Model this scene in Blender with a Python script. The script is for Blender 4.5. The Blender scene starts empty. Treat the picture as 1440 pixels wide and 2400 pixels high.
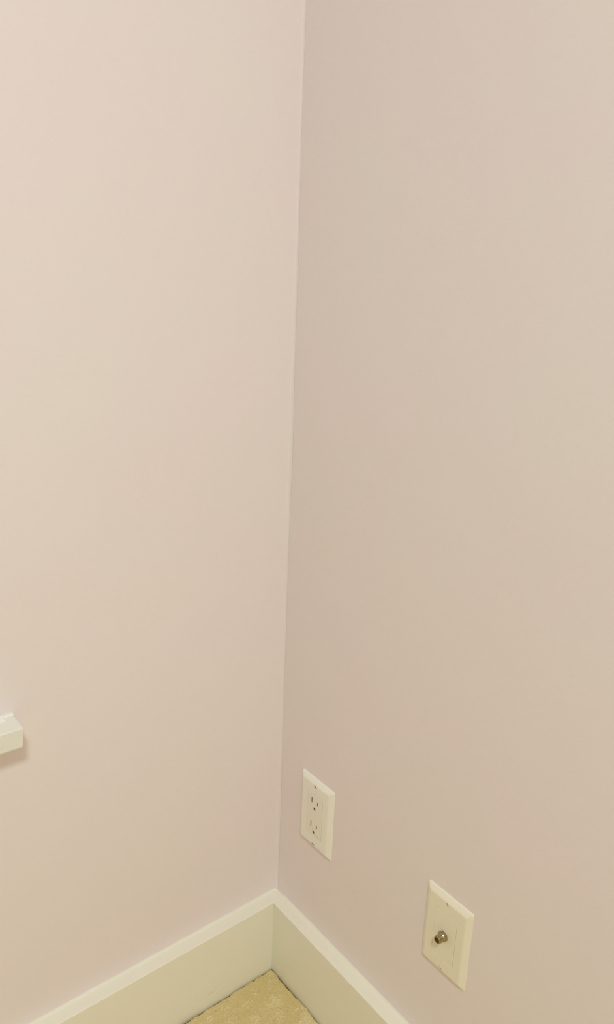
import bpy, bmesh, math, random
import numpy as np
from mathutils import Vector, Matrix

S = bpy.context.scene
COL = S.collection
random.seed(4)
RNG = np.random.default_rng(7)

# ---------------------------------------------------------------- camera
CAM = Vector((-0.63065, -0.81675, 1.09501))
YAW, PITCH, ROLL, FPX = 0.68188, -0.31407, 0.03906, 1883.41
fw = Vector((math.sin(YAW)*math.cos(PITCH), math.cos(YAW)*math.cos(PITCH), math.sin(PITCH)))
rt = fw.cross(Vector((0, 0, 1))).normalized()
up = rt.cross(fw)
r2 = math.cos(ROLL)*rt + math.sin(ROLL)*up
u2 = -math.sin(ROLL)*rt + math.cos(ROLL)*up
cd = bpy.data.cameras.new('camera')
cam = bpy.data.objects.new('camera', cd)
COL.objects.link(cam)
M = Matrix.Identity(4)
for i in range(3):
    M[i][0], M[i][1], M[i][2], M[i][3] = r2[i], u2[i], -fw[i], CAM[i]
cam.matrix_world = M
cd.sensor_fit = 'VERTICAL'
cd.sensor_height = 24.0
cd.lens = 24.0*FPX/2400.0
cd.clip_start = 0.01
S.camera = cam

# ---------------------------------------------------------------- light and exposure
w = bpy.data.worlds.new('world')
S.world = w
w.use_nodes = True
w.node_tree.nodes['Background'].inputs[0].default_value = (0.05, 0.05, 0.05, 1)
w.node_tree.nodes['Background'].inputs[1].default_value = 0.0

ROOM_X, ROOM_Y, ROOM_Z = -2.35, -2.75, 2.44
ld = bpy.data.lights.new('ceiling_light', 'AREA')
ld.shape = 'DISK'
ld.size = 0.34
ld.energy = 29.9
ld.color = (0.905, 1.0, 0.94)
lo = bpy.data.objects.new('ceiling_light', ld)
COL.objects.link(lo)
lo.location = (-1.02, -1.52, 2.40)

S.view_settings.view_transform = 'Standard'
S.view_settings.look = 'None'
S.view_settings.gamma = 1.0
S.view_settings.use_curve_mapping = False
S.view_settings.exposure = 0.0
S.cycles.max_bounces = 16
S.cycles.diffuse_bounces = 14

# ---------------------------------------------------------------- materials
def new_mat(name, col, rough=0.5, spec=0.5, metal=0.0):
    m = bpy.data.materials.new(name)
    m.use_nodes = True
    b = m.node_tree.nodes['Principled BSDF']
    b.inputs['Base Color'].default_value = (*col, 1)
    b.inputs['Roughness'].default_value = rough
    b.inputs['Specular IOR Level'].default_value = spec
    b.inputs['Metallic'].default_value = metal
    return m, m.node_tree, b

def add_bump(nt, b, scale, dist, detail=3.0, strength=1.0):
    tc = nt.nodes.new('ShaderNodeTexCoord')
    n = nt.nodes.new('ShaderNodeTexNoise')
    n.inputs['Scale'].default_value = scale
    n.inputs['Detail'].default_value = detail
    bp = nt.nodes.new('ShaderNodeBump')
    bp.inputs['Strength'].default_value = strength
    bp.inputs['Distance'].default_value = dist
    nt.links.new(tc.outputs['Object'], n.inputs['Vector'])
    nt.links.new(n.outputs['Fac'], bp.inputs['Height'])
    nt.links.new(bp.outputs['Normal'], b.inputs['Normal'])
    return tc, n

def tint_noise(nt, b, tc, scale, ca, cb, detail=2.0):
    n = nt.nodes.new('ShaderNodeTexNoise')
    n.inputs['Scale'].default_value = scale
    n.inputs['Detail'].default_value = detail
    mx = nt.nodes.new('ShaderNodeMix')
    mx.data_type = 'RGBA'
    rmp = nt.nodes.new('ShaderNodeMapRange')
    rmp.inputs['From Min'].default_value = 0.35
    rmp.inputs['From Max'].default_value = 0.65
    nt.links.new(tc.outputs['Object'], n.inputs['Vector'])
    nt.links.new(n.outputs['Fac'], rmp.inputs['Value'])
    nt.links.new(rmp.outputs['Result'], mx.inputs['Factor'])
    mx.inputs[6].default_value = (*ca, 1)
    mx.inputs[7].default_value = (*cb, 1)
    nt.links.new(mx.outputs[2], b.inputs['Base Color'])
    return mx

def blob_mask(nt, tc, centre, radii, rot=(0, 0, 0), noise_scale=0, noise_amt=0.0):
    """1 inside an ellipsoid in object space, soft edge, broken up by noise."""
    mp = nt.nodes.new('ShaderNodeMapping')
    mp.vector_type = 'TEXTURE'
    mp.inputs['Location'].default_value = centre
    mp.inputs['Rotation'].default_value = rot
    mp.inputs['Scale'].default_value = radii
    ln = nt.nodes.new('ShaderNodeVectorMath')
    ln.operation = 'LENGTH'
    mr = nt.nodes.new('ShaderNodeMapRange')
    mr.interpolation_type = 'SMOOTHSTEP'
    mr.inputs['From Min'].default_value = 1.0
    mr.inputs['From Max'].default_value = 0.3
    nt.links.new(tc.outputs['Object'], mp.inputs['Vector'])
    nt.links.new(mp.outputs['Vector'], ln.inputs[0])
    nt.links.new(ln.outputs['Value'], mr.inputs['Value'])
    out = mr.outputs['Result']
    if noise_amt:
        n = nt.nodes.new('ShaderNodeTexNoise')
        n.inputs['Scale'].default_value = noise_scale
        nt.links.new(tc.outputs['Object'], n.inputs['Vector'])
        r = nt.nodes.new('ShaderNodeMapRange')
        r.inputs['From Min'].default_value = 0.4
        r.inputs['From Max'].default_value = 0.6
        nt.links.new(n.outputs['Fac'], r.inputs['Value'])
        mu = nt.nodes.new('ShaderNodeMath')
        mu.operation = 'MULTIPLY'
        nt.links.new(out, mu.inputs[0])
        nt.links.new(r.outputs['Result'], mu.inputs[1])
        out = mu.outputs[0]
    return out

def over(nt, b, fac_sock, amount, col):
    """lay a coloured mark over whatever feeds Base Color."""
    bc = b.inputs['Base Color']
    mx = nt.nodes.new('ShaderNodeMix')
    mx.data_type = 'RGBA'
    if bc.is_linked:
        nt.links.new(bc.links[0].from_socket, mx.inputs[6])
    else:
        mx.inputs[6].default_value = bc.default_value
    mx.inputs[7].default_value = (*col, 1)
    mu = nt.nodes.new('ShaderNodeMath')
    mu.operation = 'MULTIPLY'
    mu.inputs[1].default_value = amount
    nt.links.new(fac_sock, mu.inputs[0])
    nt.links.new(mu.outputs[0], mx.inputs['Factor'])
    nt.links.new(mx.outputs[2], bc)

WALL = (0.83, 0.735, 0.73)
TRIM = (0.865, 0.855, 0.755)
PLAST = (0.84, 0.82, 0.74)

m_wall, nt, b = new_mat('pale_pink_eggshell_paint', WALL, 0.55, 0.35)
tc, _ = add_bump(nt, b, 420.0, 0.00012, 3.0)
tint_noise(nt, b, tc, 4.5, (0.846, 0.764, 0.790), (0.836, 0.776, 0.785))

m_bounce_cut, nt, b = new_mat('unseen_wall_bounce_cut', (0.29, 0.275, 0.27), 0.7, 0.3)  # invented dark tone for the unseen side wall, cuts bounce onto the right wall
add_bump(nt, b, 420.0, 0.00012, 3.0)

m_ceil, nt, b = new_mat('white_ceiling_paint', (0.90, 0.90, 0.88), 0.9, 0.2)
add_bump(nt, b, 200.0, 0.0003)

m_trim, nt, b = new_mat('white_semi_gloss_trim_paint', TRIM, 0.38, 0.45)
tc, _ = add_bump(nt, b, 60.0, 0.00025, 2.0)
# grey rub marks on the board's face
for c, r, ry, a in (((-0.136, -0.021, 0.0222), (0.011, 0.004, 0.0011), 0.12, 0.55),
                    ((-0.150, -0.021, 0.0195), (0.009, 0.004, 0.0012), 0.20, 0.25),
                    ((-0.122, -0.021, 0.0270), (0.010, 0.004, 0.0016), 0.22, 0.22)):
    over(nt, b, blob_mask(nt, tc, c, r, (0, -ry, 0), 900, 0.7), a, (0.36, 0.34, 0.27))

m_plate, nt, b = new_mat('white_cover_plate_plastic', (0.89, 0.875, 0.81), 0.33, 0.5)
m_socket, nt, b = new_mat('white_receptacle_plastic', (0.87, 0.84, 0.745), 0.4, 0.5)
tc = nt.nodes.new('ShaderNodeTexCoord')
# a faint pinkish smear of wall paint round the lower ground hole
over(nt, b, blob_mask(nt, tc, (-0.0072, 0.003, -0.0255), (0.02, 0.010, 0.006), (0.5, 0, 0), 240, 0.4), 0.55, (0.62, 0.47, 0.42))
over(nt, b, blob_mask(nt, tc, (-0.0072, -0.009, -0.031), (0.02, 0.008, 0.004), (0.5, 0, 0), 240, 0.4), 0.35, (0.66, 0.52, 0.42))
m_plate_cream, nt, b = new_mat('cream_cover_plate_plastic', (0.865, 0.83, 0.70), 0.38, 0.5)
m_slot, nt, b = new_mat('slot_shade_brown', (0.15, 0.115, 0.06), 0.6, 0.3, 0.0)  # brown plug colour stands in for the shade inside the blade slots
m_hole, nt, b = new_mat('hole_shade_brown', (0.07, 0.045, 0.025), 0.5, 0.3)  # shade down the ground hole, painted as a dark fill
m_hole_red, nt, b = new_mat('smeared_hole_shade', (0.16, 0.065, 0.05), 0.5, 0.3)  # lower ground hole's shade put into the colour, reddened by smeared paint
m_screw, nt, b = new_mat('painted_screw', (0.78, 0.74, 0.62), 0.35, 0.5)
m_screw_dark, nt, b = new_mat('screw_slot_shade', (0.17, 0.13, 0.08), 0.5, 0.4)  # recess shade of the screw slots, given as a dark colour
m_metal, nt, b = new_mat('dull_nickel', (0.42, 0.35, 0.20), 0.22, 0.5, 1.0)
add_bump(nt, b, 900.0, 0.0002)
m_bore, nt, b = new_mat('blue_grey_dielectric', (0.035, 0.045, 0.055), 0.4, 0.5)
m_box, nt, b = new_mat('white_box_plastic', (0.82, 0.825, 0.775), 0.35, 0.5)
add_bump(nt, b, 700.0, 0.00008)
m_tab, nt, b = new_mat('bright_white_plastic', (0.90, 0.90, 0.86), 0.3, 0.5)

m_carpet, nt, b = new_mat('tan_cut_and_loop_carpet', (0.60, 0.44, 0.17), 0.95, 0.1)
at = nt.nodes.new('ShaderNodeAttribute')
at.attribute_name = 'loop_yarn'
mx = nt.nodes.new('ShaderNodeMix'); mx.data_type = 'RGBA'
mx.inputs[6].default_value = (0.69, 0.56, 0.28, 1)
mx.inputs[7].default_value = (0.86, 0.755, 0.48, 1)
nt.links.new(at.outputs['Fac'], mx.inputs['Factor'])
nt.links.new(mx.outputs[2], b.inputs['Base Color'])
tc, _ = add_bump(nt, b, 1100.0, 0.0006, 3.0)
nf = nt.nodes.new('ShaderNodeTexNoise'); nf.inputs['Scale'].default_value = 700.0
nt.links.new(tc.outputs['Object'], nf.inputs['Vector'])
rf = nt.nodes.new('ShaderNodeMapRange')
rf.inputs['From Min'].default_value = 0.62; rf.inputs['From Max'].default_value = 0.75
nt.links.new(nf.outputs['Fac'], rf.inputs['Value'])
over(nt, b, rf.outputs['Result'], 0.5, (0.40, 0.28, 0.10))

# ---------------------------------------------------------------- mesh helpers
def link_bm(name, bm, mat, parent=None, smooth=False, kind=None):
    me = bpy.data.meshes.new(name)
    bmesh.ops.recalc_face_normals(bm, faces=bm.faces)
    bm.to_mesh(me); bm.free()
    if smooth:
        for f in me.polygons: f.use_smooth = True
    me.materials.append(mat)
    o = bpy.data.objects.new(name, me)
    COL.objects.link(o)
    if parent: o.parent = parent
    if kind: o['kind'] = kind
    return o

def box_bm(x0, x1, y0, y1, z0, z1, bm=None):
    bm = bm or bmesh.new()
    vs = [bm.verts.new((x, y, z)) for x in (x0, x1) for y in (y0, y1) for z in (z0, z1)]
    for q in ((0, 1, 3, 2), (4, 6, 7, 5), (0, 4, 5, 1), (2, 3, 7, 6), (0, 2, 6, 4), (1, 5, 7, 3)):
        bm.faces.new([vs[i] for i in q])
    return bm

def bevel_all(bm, off, seg=2, sel=None):
    es = [e for e in bm.edges if (sel is None or sel(e))]
    bmesh.ops.bevel(bm, geom=es, offset=off, segments=seg, profile=0.5, affect='EDGES')

def cyl_bm(axis_x0, axis_x1, r0, r1, n=32, bm=None, cy=0.0, cz=0.0, ang=0.0):
    """closed cylinder / cone along x."""
    bm = bm or bmesh.new()
    a = [bm.verts.new((axis_x0, cy + r0*math.cos(ang+2*math.pi*i/n), cz + r0*math.sin(ang+2*math.pi*i/n))) for i in range(n)]
    c = [bm.verts.new((axis_x1, cy + r1*math.cos(ang+2*math.pi*i/n), cz + r1*math.sin(ang+2*math.pi*i/n))) for i in range(n)]
    for i in range(n):
        bm.faces.new((a[i], a[(i+1) % n], c[(i+1) % n], c[i]))
    bm.faces.new(a); bm.faces.new(c)
    return bm

def cut(o, cutter_bms):
    """subtract the given closed shapes from o, baking the result."""
    tmp = []
    for cb in cutter_bms:
        me = bpy.data.meshes.new('cutter'); bmesh.ops.recalc_face_normals(cb, faces=cb.faces)
        cb.to_mesh(me); cb.free()
        c = bpy.data.objects.new('cutter', me); COL.objects.link(c)
        c.parent = o.parent
        md = o.modifiers.new('b', 'BOOLEAN'); md.operation = 'DIFFERENCE'; md.object = c; md.solver = 'EXACT'
        tmp.append(c)
    bpy.context.view_layer.update()
    dg = bpy.context.evaluated_depsgraph_get()
    new = bpy.data.meshes.new_from_object(o.evaluated_get(dg))
    old = o.data
    o.modifiers.clear()
    o.data = new
    new.name = o.name
    bpy.data.meshes.remove(old)
    for c in tmp:
        me = c.data
        bpy.data.objects.remove(c); bpy.data.meshes.remove(me)

def thing(name, label, cat, loc):
    o = bpy.data.objects.new(name, None)
    o.empty_display_size = 0.03
    COL.objects.link(o)
    o.location = loc
    o['label'] = label; o['category'] = cat
    return o

# ---------------------------------------------------------------- room shell
BH, BT = 0.128, 0.021
WT = 0.10
# left wall: flat face y = 0, with the small taped radius that turns into the right wall
bm = bmesh.new()
zs = np.linspace(-0.03, ROOM_Z, 90)
R0 = 0.0042
NS = 5
rows = []
wob = 0.0009*np.sin(zs*9.0) + 0.0006*np.sin(zs*23.0+1.0)
for z, wv in zip(zs, wob):
    R = R0 + wv
    row = [bm.verts.new((ROOM_X - WT, 0.0, z)), bm.verts.new((-0.016, 0.0, z))]
    for k in range(NS + 1):
        a = (math.pi/2)*k/NS
        row.append(bm.verts.new((-R + R*math.sin(a), -R + R*math.cos(a), z)))
    row.append(bm.verts.new((0.0, WT, z)))
    row.append(bm.verts.new((ROOM_X - WT, WT, z)))
    rows.append(row)
n = len(rows[0])
for a, c in zip(rows[:-1], rows[1:]):
    for i in range(n):
        bm.faces.new((a[i], a[(i+1) % n], c[(i+1) % n], c[i]))
bm.faces.new(rows[0]); bm.faces.new(rows[-1])
# dried paint drips near the corner
for (px, pz, rx, rz) in ((-0.0095, 0.5392, 0.0011, 0.0030), (-0.0070, 0.2540, 0.0010, 0.0022)):
    mtx = Matrix.Translation((px, 0.0001, pz)) @ Matrix.Rotation(0.35, 4, 'Y') @ Matrix.Diagonal((rx, 0.0008, rz, 1))
    bmesh.ops.create_icosphere(bm, subdivisions=2, radius=1.0, matrix=mtx)
wl = link_bm('wall_left', bm, m_wall, kind='structure')
for f in wl.data.polygons:
    if abs(f.normal.x) > 0.05 and abs(f.normal.y) > 0.05: f.use_smooth = True

link_bm('wall_right', box_bm(0.0, WT, ROOM_Y - WT, 0.0, -0.03, ROOM_Z), m_wall, kind='structure')
link_bm('wall_back', box_bm(ROOM_X - WT, 0.0, ROOM_Y - WT, ROOM_Y, -0.03, ROOM_Z), m_wall, kind='structure')
link_bm('wall_side', box_bm(ROOM_X - WT, ROOM_X, ROOM_Y, 0.0, -0.03, ROOM_Z), m_bounce_cut, kind='structure')
link_bm('ceiling', box_bm(ROOM_X - WT, WT, ROOM_Y - WT, WT, ROOM_Z, ROOM_Z + 0.08), m_ceil, kind='structure')

# baseboards: eased front edges, a bead of caulk where the top meets the wall
def base_profile():
    r = 0.0016
    pts = [(0.0, -0.0060), (BT, -0.0060), (BT, BH - r)]     # stops just short of the backing: a dark gap shows below
    for k in range(1, 4):
        a = (math.pi/2)*k/4
        pts.append((BT - r + r*math.cos(a), BH - r + r*math.sin(a)))
    pts += [(BT - r, BH), (0.0030, BH), (0.0016, BH + 0.0007), (0.0006, BH + 0.0020), (0.0, BH + 0.0034)]
    return pts

def baseboard(name, place, s0, s1, n=60):
    bm = bmesh.new()
    pr = base_profile()
    rows = []
    ph = RNG.random(4)*6
    for i in range(n + 1):
        t = i/n
        s = s0 + (s1 - s0)*(t**2.0)           # finer near the corner
        row = []
        for j, (d, z) in enumerate(pr):
            zz = z
            if j >= len(pr) - 3:               # hand-smoothed caulk is never quite even
                zz += 0.0003*math.sin(s*70 + ph[0]) + 0.0003*math.sin(s*171 + ph[1])
            row.append(bm.verts.new(place(s, d, zz)))
        rows.append(row)
    m = len(pr)
    for a, c in zip(rows[:-1], rows[1:]):
        for i in range(m):
            bm.faces.new((a[i], a[(i+1) % m], c[(i+1) % m], c[i]))
    bm.faces.new(rows[0]); bm.faces.new(rows[-1])
    return link_bm(name, bm, m_trim, kind='structure')

baseboard('baseboard_left', lambda s, d, z: (s, -d, z), 0.0, ROOM_X)
baseboard('baseboard_right', lambda s, d, z: (-d, s, z), -BT - 0.0001, ROOM_Y)
baseboard('baseboard_back', lambda s, d, z: (s, ROOM_Y + d, z), -BT - 0.0001, ROOM_X)
baseboard('baseboard_side', lambda s, d, z: (ROOM_X + d, s, z), -BT - 0.0001, ROOM_Y + BT + 0.0004)

# floor: carpet with cut pile and clusters of raised loops, tucked down at the boards
def vnoise(x, y, scale, seed):
    g = np.random.default_rng(seed).random((512, 512))
    xs, ys = x*scale, y*scale
    xi, yi = np.floor(xs).astype(int), np.floor(ys).astype(int)
    fx, fy = xs - xi, ys - yi
    fx = fx*fx*(3 - 2*fx); fy = fy*fy*(3 - 2*fy)
    a = g[xi % 512, yi % 512]; b_ = g[(xi+1) % 512, yi % 512]
    c = g[xi % 512, (yi+1) % 512]; d = g[(xi+1) % 512, (yi+1) % 512]
    return (a*(1-fx) + b_*fx)*(1-fy) + (c*(1-fx) + d*fx)*fy

ex = np.concatenate([np.linspace(0, 0.012, 31), np.arange(0.0127, 0.225, 0.0007), np.linspace(0.235, -ROOM_X - BT, 24)])
ey = np.concatenate([np.linspace(0, 0.012, 31), np.arange(0.0127, 0.175, 0.0007), np.linspace(0.185, -ROOM_Y - BT, 28)])
EX, EY = np.meshgrid(ex, ey, indexing='ij')
X, Y = -BT - EX, -BT - EY
clusters = [(-0.0275, -0.105, .011), (-0.0647, -0.1005, .011), (-0.041, -0.0460, .009), (-0.032, -0.1265, .009),
            (-0.052, -0.0720, .010), (-0.090, -0.0500, .009), (-0.094, -0.0800, .010), (-0.125, -0.0420, .008),
            (-0.128, -0.0640, .009), (-0.150, -0.0400, .007), (-0.050, -0.130, .009), (-0.073, -0.122, .010), (-0.070, -0.043, .007)]
for i in range(40):
    cx, cy = -0.03 - RNG.random()*0.2, -0.03 - RNG.random()*0.16
    if min((cx-a)**2 + (cy-b_)**2 for a, b_, _ in clusters) > 0.021**2:
        clusters.append((cx, cy, 0.006 + RNG.random()*0.005))
loop = np.zeros_like(X)
warp = (vnoise(X+1, Y+1, 170, 3) - 0.5)*0.9 + (vnoise(X+1, Y+1, 420, 5) - 0.5)*0.7
for cx, cy, r in clusters:
    dd = np.hypot(X - cx, Y - cy)/r + warp*1.5
    loop = np.maximum(loop, np.clip((1.15 - dd)/0.8, 0, 1))
strand = vnoise(X+1, Y+1, 520, 11)*0.5 + vnoise(X+1, Y+1, 950, 12)*0.5
speck = np.clip(vnoise(X+1, Y+1, 480, 13) - 0.70, 0, 1)*2.2*vnoise(X+1, Y+1, 45, 14) + np.clip(vnoise(X+1, Y+1, 38, 15) - 0.5, 0, 1)*0.7
loop_h = loop*(0.0003 + 0.0022*np.clip(strand - 0.40, 0, 1)*2)
pile = (vnoise(X+1, Y+1, 620, 21) - 0.5)*0.0009 + (vnoise(X+1, Y+1, 1100, 22) - 0.5)*0.0006 \
     + (vnoise(X+1, Y+1, 60, 23) - 0.5)*0.0015 - 0.0016*np.clip((vnoise(X+1, Y+1, 330, 26) - 0.86)/0.08, 0, 1) + (vnoise(X+1, Y+1, 25, 24) - 0.5)*0.0015
# rounded tuck at the boards (rounder still in the corner)
wobx = (vnoise(X+1, Y*0+1, 90, 31) - 0.5)*0.0022
woby = (vnoise(X*0+1, Y+1, 90, 32) - 0.5)*0.0018
dx_, dy_ = np.maximum(EX + woby, 0), np.maximum(EY + wobx, 0)
k = 0.0045
e = np.where((dx_ < k) & (dy_ < k), k - np.hypot(k - dx_, k - dy_), np.minimum(dx_, dy_))
e = np.maximum(e, 0)
tw = 0.0014 + 0.0020*vnoise(X+1, Y+1, 75, 33)
tuck = -0.0095*np.exp(-(e/tw)**1.7)
# where the carpet has pulled off the tack strip: a short dark gap, and one snagged tuft
gap = -0.013*np.exp(-((X + 0.179 + 0.002*np.sin(X*900))/0.009)**4)*np.exp(-(EY/0.0040)**4)
gap += -0.010*np.exp(-((X + 0.1635)/0.0018)**2)*np.exp(-(EY/0.0036)**4)
gap += -0.011*np.exp(-((X + 0.0590)/0.0017)**2)*np.exp(-(EY/0.0038)**4)
near = (EX < 0.226) & (EY < 0.176)
Z = np.where(near, loop_h + pile, 0.0) + tuck + gap
Z = np.maximum(Z, -0.0125)
nx, ny = X.shape
verts = np.stack([X, Y, Z], -1).reshape(-1, 3)
i0 = (np.arange(nx-1)[:, None]*ny + np.arange(ny-1)[None, :]).reshape(-1)
faces = np.stack([i0, i0+1, i0+ny+1, i0+ny], -1)
me = bpy.data.meshes.new('floor')
me.from_pydata(verts.tolist(), [], faces.tolist())
at = me.attributes.new('loop_yarn', 'FLOAT', 'POINT')
at.data.foreach_set('value', (np.clip(loop*np.clip((strand - 0.38)/0.35, 0, 1)*0.85 + speck, 0, 1)*np.where(near, 1, 0.25)).reshape(-1).astype(np.float32))
for f in me.polygons: f.use_smooth = True
me.materials.append(m_carpet)
me.update()
if me.polygons[0].normal.z < 0: me.flip_normals()
fl = bpy.data.objects.new('floor', me); COL.objects.link(fl); fl['kind'] = 'structure'
# sub-floor slab that carries the carpet (same object so nothing floats)
bm = bmesh.new(); bm.from_mesh(me)
box_bm(ROOM_X - WT, WT, ROOM_Y - WT, WT, -0.06, -0.0132, bm)
bm.to_mesh(me); bm.free()

# ---------------------------------------------------------------- wall plates
PW, PH, PT = 0.070, 0.1143, 0.0062
def cover_plate(parent, mat, rim=0.0062):
    """plate with broad sloping rims and a rectangular opening for the insert; local x=0 is the wall."""
    bm = bmesh.new()
    def ring(x, hy, hz, r, n=5):
        out = []
        for (sy, sz, a0) in ((1, 1, 0), (-1, 1, math.pi/2), (-1, -1, math.pi), (1, -1, 1.5*math.pi)):
            for k in range(n):
                a = a0 + (math.pi/2)*k/(n-1)
                out.append(bm.verts.new((x, sy*(hy - r) + r*math.cos(a), sz*(hz - r) + r*math.sin(a))))
        return out
    hy, hz = PW/2, PH/2
    oy, oz = 0.0170, 0.0338
    rings = [ring(0.0, hy, hz, .0022), ring(-0.0014, hy, hz, .0022), ring(-0.0022, hy - 0.0006, hz - 0.0006, .0022),
             ring(-PT + 0.0010, hy - rim + 0.0012, hz - rim + 0.0012, .0022),
             ring(-PT + 0.0002, hy - rim - 0.0004, hz - rim - 0.0004, .0022),
             ring(-PT, hy - rim - 0.0018, hz - rim - 0.0018, .0022),
             ring(-PT, oy + 0.0004, oz + 0.0004, .0016), ring(-PT + 0.0004, oy, oz, .0016), ring(-0.0005, oy, oz, .0016), ring(0.0, oy, oz, .0016)]
    for a, c in zip(rings, rings[1:] + rings[:1]):
        m = len(a)
        for i in range(m):
            bm.faces.new((a[i], a[(i+1) % m], c[(i+1) % m], c[i]))
    o = link_bm('cover_plate', bm, mat, parent)
    for f in o.data.polygons:
        f.use_smooth = False
    return o

def rounded_block(x0, x1, hy, hz, r, bev):
    bm = box_bm(x0, x1, -hy, hy, -hz, hz)
    bevel_all(bm, r, 3, lambda e: abs(e.verts[0].co.x - e.verts[1].co.x) > 1e-5)
    bevel_all(bm, bev, 2, lambda e: abs(e.verts[0].co.x - x0) < 1e-6 and abs(e.verts[1].co.x - x0) < 1e-6)
    return bm

def screw(parent, z, ang, slot_l, slot_w, dark):
    """domed screw head with a straight slot; slot bottom is its own dark piece."""
    bm = cyl_bm(-PT + 0.0004, -PT - 0.0003, 0.0030, 0.0027, 28)
    s = link_bm('screw', bm, m_screw, parent)
    s.location = (0, 0, z)
    bpy.context.view_layer.update()
    cb = box_bm(-PT - 0.002, -PT + 0.0002, -slot_l/2, slot_l/2, -slot_w/2, slot_w/2)
    bmesh.ops.rotate(cb, verts=cb.verts, cent=(0, 0, 0), matrix=Matrix.Rotation(ang, 3, 'X'))
    bmesh.ops.translate(cb, verts=cb.verts, vec=(0, 0, z))
    cut(s, [cb])
    g = box_bm(-PT + 0.00005, -PT + 0.00035, -slot_l/2, slot_l/2, -slot_w/2, slot_w/2)
    bmesh.ops.rotate(g, verts=g.verts, cent=(0, 0, 0), matrix=Matrix.Rotation(ang, 3, 'X'))
    sl = link_bm('screw_slot', g, dark, s)
    sl.location = (-0.0001, 0, 0)
    return s

# --- duplex outlet nearest the corner
out = thing('duplex_outlet', 'white two-socket electrical outlet on the pink wall beside the corner', 'outlet', (0, -0.0906, 0.3288))
cover_plate(out, m_plate)
screw(out, 0.0486, 0.10, 0.0058, 0.0017, m_screw_dark)
screw(out, -0.0486, -0.1, 0.0056, 0.0013, m_screw_dark)
rec = link_bm('receptacle', rounded_block(-PT - 0.0004, 0.0, 0.01655, 0.03335, 0.0012, 0.0004), m_socket, out)
bpy.context.view_layer.update()
cuts = []
for zc in (0.0200, -0.0197):
    cuts.append(box_bm(-0.02, -0.0022, 0.0063 - 0.00125, 0.0063 + 0.00125, zc + 0.0033 - 0.0045, zc + 0.0033 + 0.0045))
    cuts.append(box_bm(-0.02, -0.0022, -0.0063 - 0.0012, -0.0063 + 0.0012, zc + 0.0032 - 0.0033, zc + 0.0032 + 0.0033))
    cuts.append(cyl_bm(-0.02, -0.0016, 0.0026, 0.0026, 20, None, 0.0, zc - 0.0088))
cut(rec, cuts)
for zc, mh in ((0.0200, m_hole), (-0.0197, m_hole_red)):
    for yy, hl, dd in ((0.0063, 0.0045, 0.00125), (-0.0063, 0.0033, 0.0012)):
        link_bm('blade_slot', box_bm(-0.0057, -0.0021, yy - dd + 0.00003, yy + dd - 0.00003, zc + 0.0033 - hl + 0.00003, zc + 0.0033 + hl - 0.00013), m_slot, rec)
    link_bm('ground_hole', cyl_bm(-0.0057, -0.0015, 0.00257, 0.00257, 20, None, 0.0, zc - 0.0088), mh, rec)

# --- coax plate further right
cx = thing('coax_wall_plate', 'cream wall plate with a small metal coax connector on the pink wall', 'wall plate', (0, -0.3403, 0.3168))
cover_plate(cx, m_plate_cream)
screw(cx, 0.0486, 1.0, 0.0040, 0.0011, m_screw_dark)
screw(cx, -0.0478, 1.0, 0.0040, 0.0010, m_screw_dark)
ins = link_bm('insert', rounded_block(-PT - 0.0001, 0.0, 0.01675, 0.03355, 0.0012, 0.0003), m_plate_cream, cx)
bm = cyl_bm(-PT, -PT - 0.0034, 0.0070, 0.0067, 6, None, 0, 0, 0.3)
cyl_bm(-PT - 0.0033, -PT - 0.0056, 0.0060, 0.0049, 32, bm)
con = link_bm('coax_connector', bm, m_metal, cx)
con.location = (0, 0.0006, 0.0016)
bpy.context.view_layer.update()
bm = bmesh.new()
n_th, seg = 9, 36
L0, L1 = -PT - 0.0030, -PT - 0.0118
prof = [(L0 + 0.0005, 0.0049)]
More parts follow.
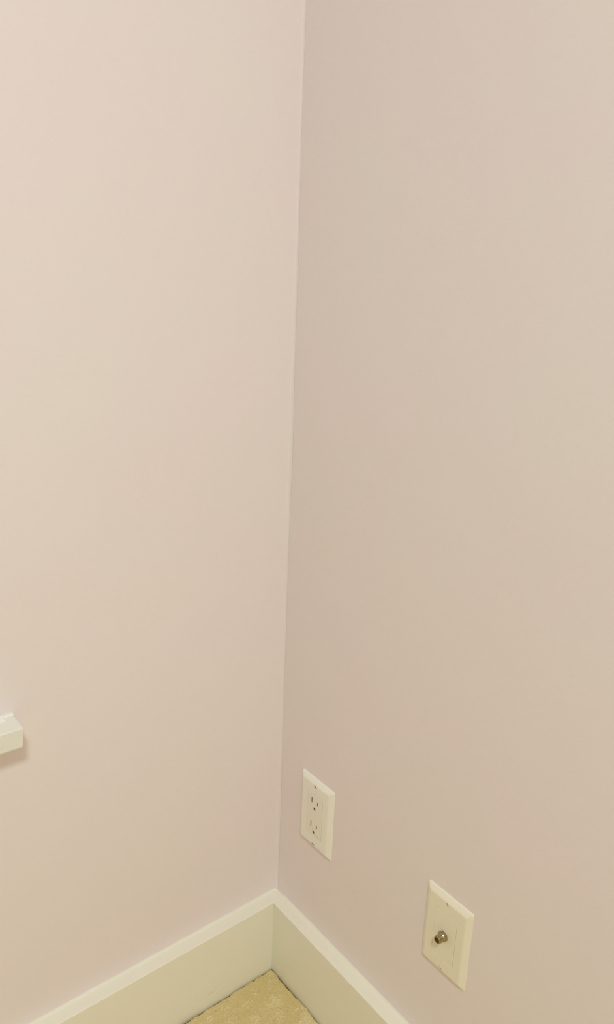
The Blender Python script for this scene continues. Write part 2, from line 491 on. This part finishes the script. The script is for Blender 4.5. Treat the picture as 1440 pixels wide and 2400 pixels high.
for i in range(n_th*2 + 1):
    t = i/(n_th*2)
    prof.append((L0 + (L1 - L0)*t*0.93, 0.0051 if i % 2 else 0.0047))
prof += [(L1, 0.0046), (L1, 0.0034), (L1 + 0.0022, 0.0033)]
rings = [[bm.verts.new((x, r*math.cos(2*math.pi*i/seg), r*math.sin(2*math.pi*i/seg))) for i in range(seg)] for x, r in prof]
for a, c in zip(rings[:-1], rings[1:]):
    for i in range(seg):
        bm.faces.new((a[i], a[(i+1) % seg], c[(i+1) % seg], c[i]))
link_bm('threaded_barrel', bm, m_metal, con, smooth=False)
bm = cyl_bm(L1 + 0.0030, L1 + 0.0012, 0.00335, 0.00335, 24)
link_bm('centre_socket', bm, m_bore, con)

# ---------------------------------------------------------------- box on the left wall
bx = thing('wall_mounted_box', 'small white plastic box mounted low on the left wall, cut off by the frame edge', 'box', (-0.3855, 0, 0.5745))
bx.rotation_euler = (0, math.radians(0.6), 0)
LEN = 0.085
bm = box_bm(-LEN, 0.0, -0.035, -0.0035, -0.0142, 0.0114)
for v in bm.verts:
    if v.co.z < 0:                       # sides draw in slightly towards the underside
        v.co.x += -0.0016 if v.co.x > -0.01 else 0.0016
bevel_all(bm, 0.0034, 5, lambda e: all(v.co.z < 0 for v in e.verts) and not all(v.co.y > -0.01 for v in e.verts))
bevel_all(bm, 0.0017, 4, lambda e: all(v.co.y < -0.03 for v in e.verts) and all(v.co.z > 0.008 for v in e.verts))
hs = link_bm('housing', bm, m_box, bx)
bpy.context.view_layer.update()
cb = box_bm(-0.075, -0.0205, -0.040, -0.0346, -0.0062, -0.0057)
cut(hs, [cb])
bm = box_bm(-LEN - 0.001, 0.0008, -0.0042, 0.0, -0.0120, 0.0122)
bevel_all(bm, 0.0010, 3, lambda e: all(v.co.y < -0.003 for v in e.verts))
link_bm('mounting_plate', bm, m_tab, bx)
bm = box_bm(-0.060, -0.0118, -0.0125, -0.0030, 0.0110, 0.0140)
bevel_all(bm, 0.0008, 2, lambda e: all(v.co.z > 0.012 for v in e.verts))
link_bm('latch_tab', bm, m_tab, bx)
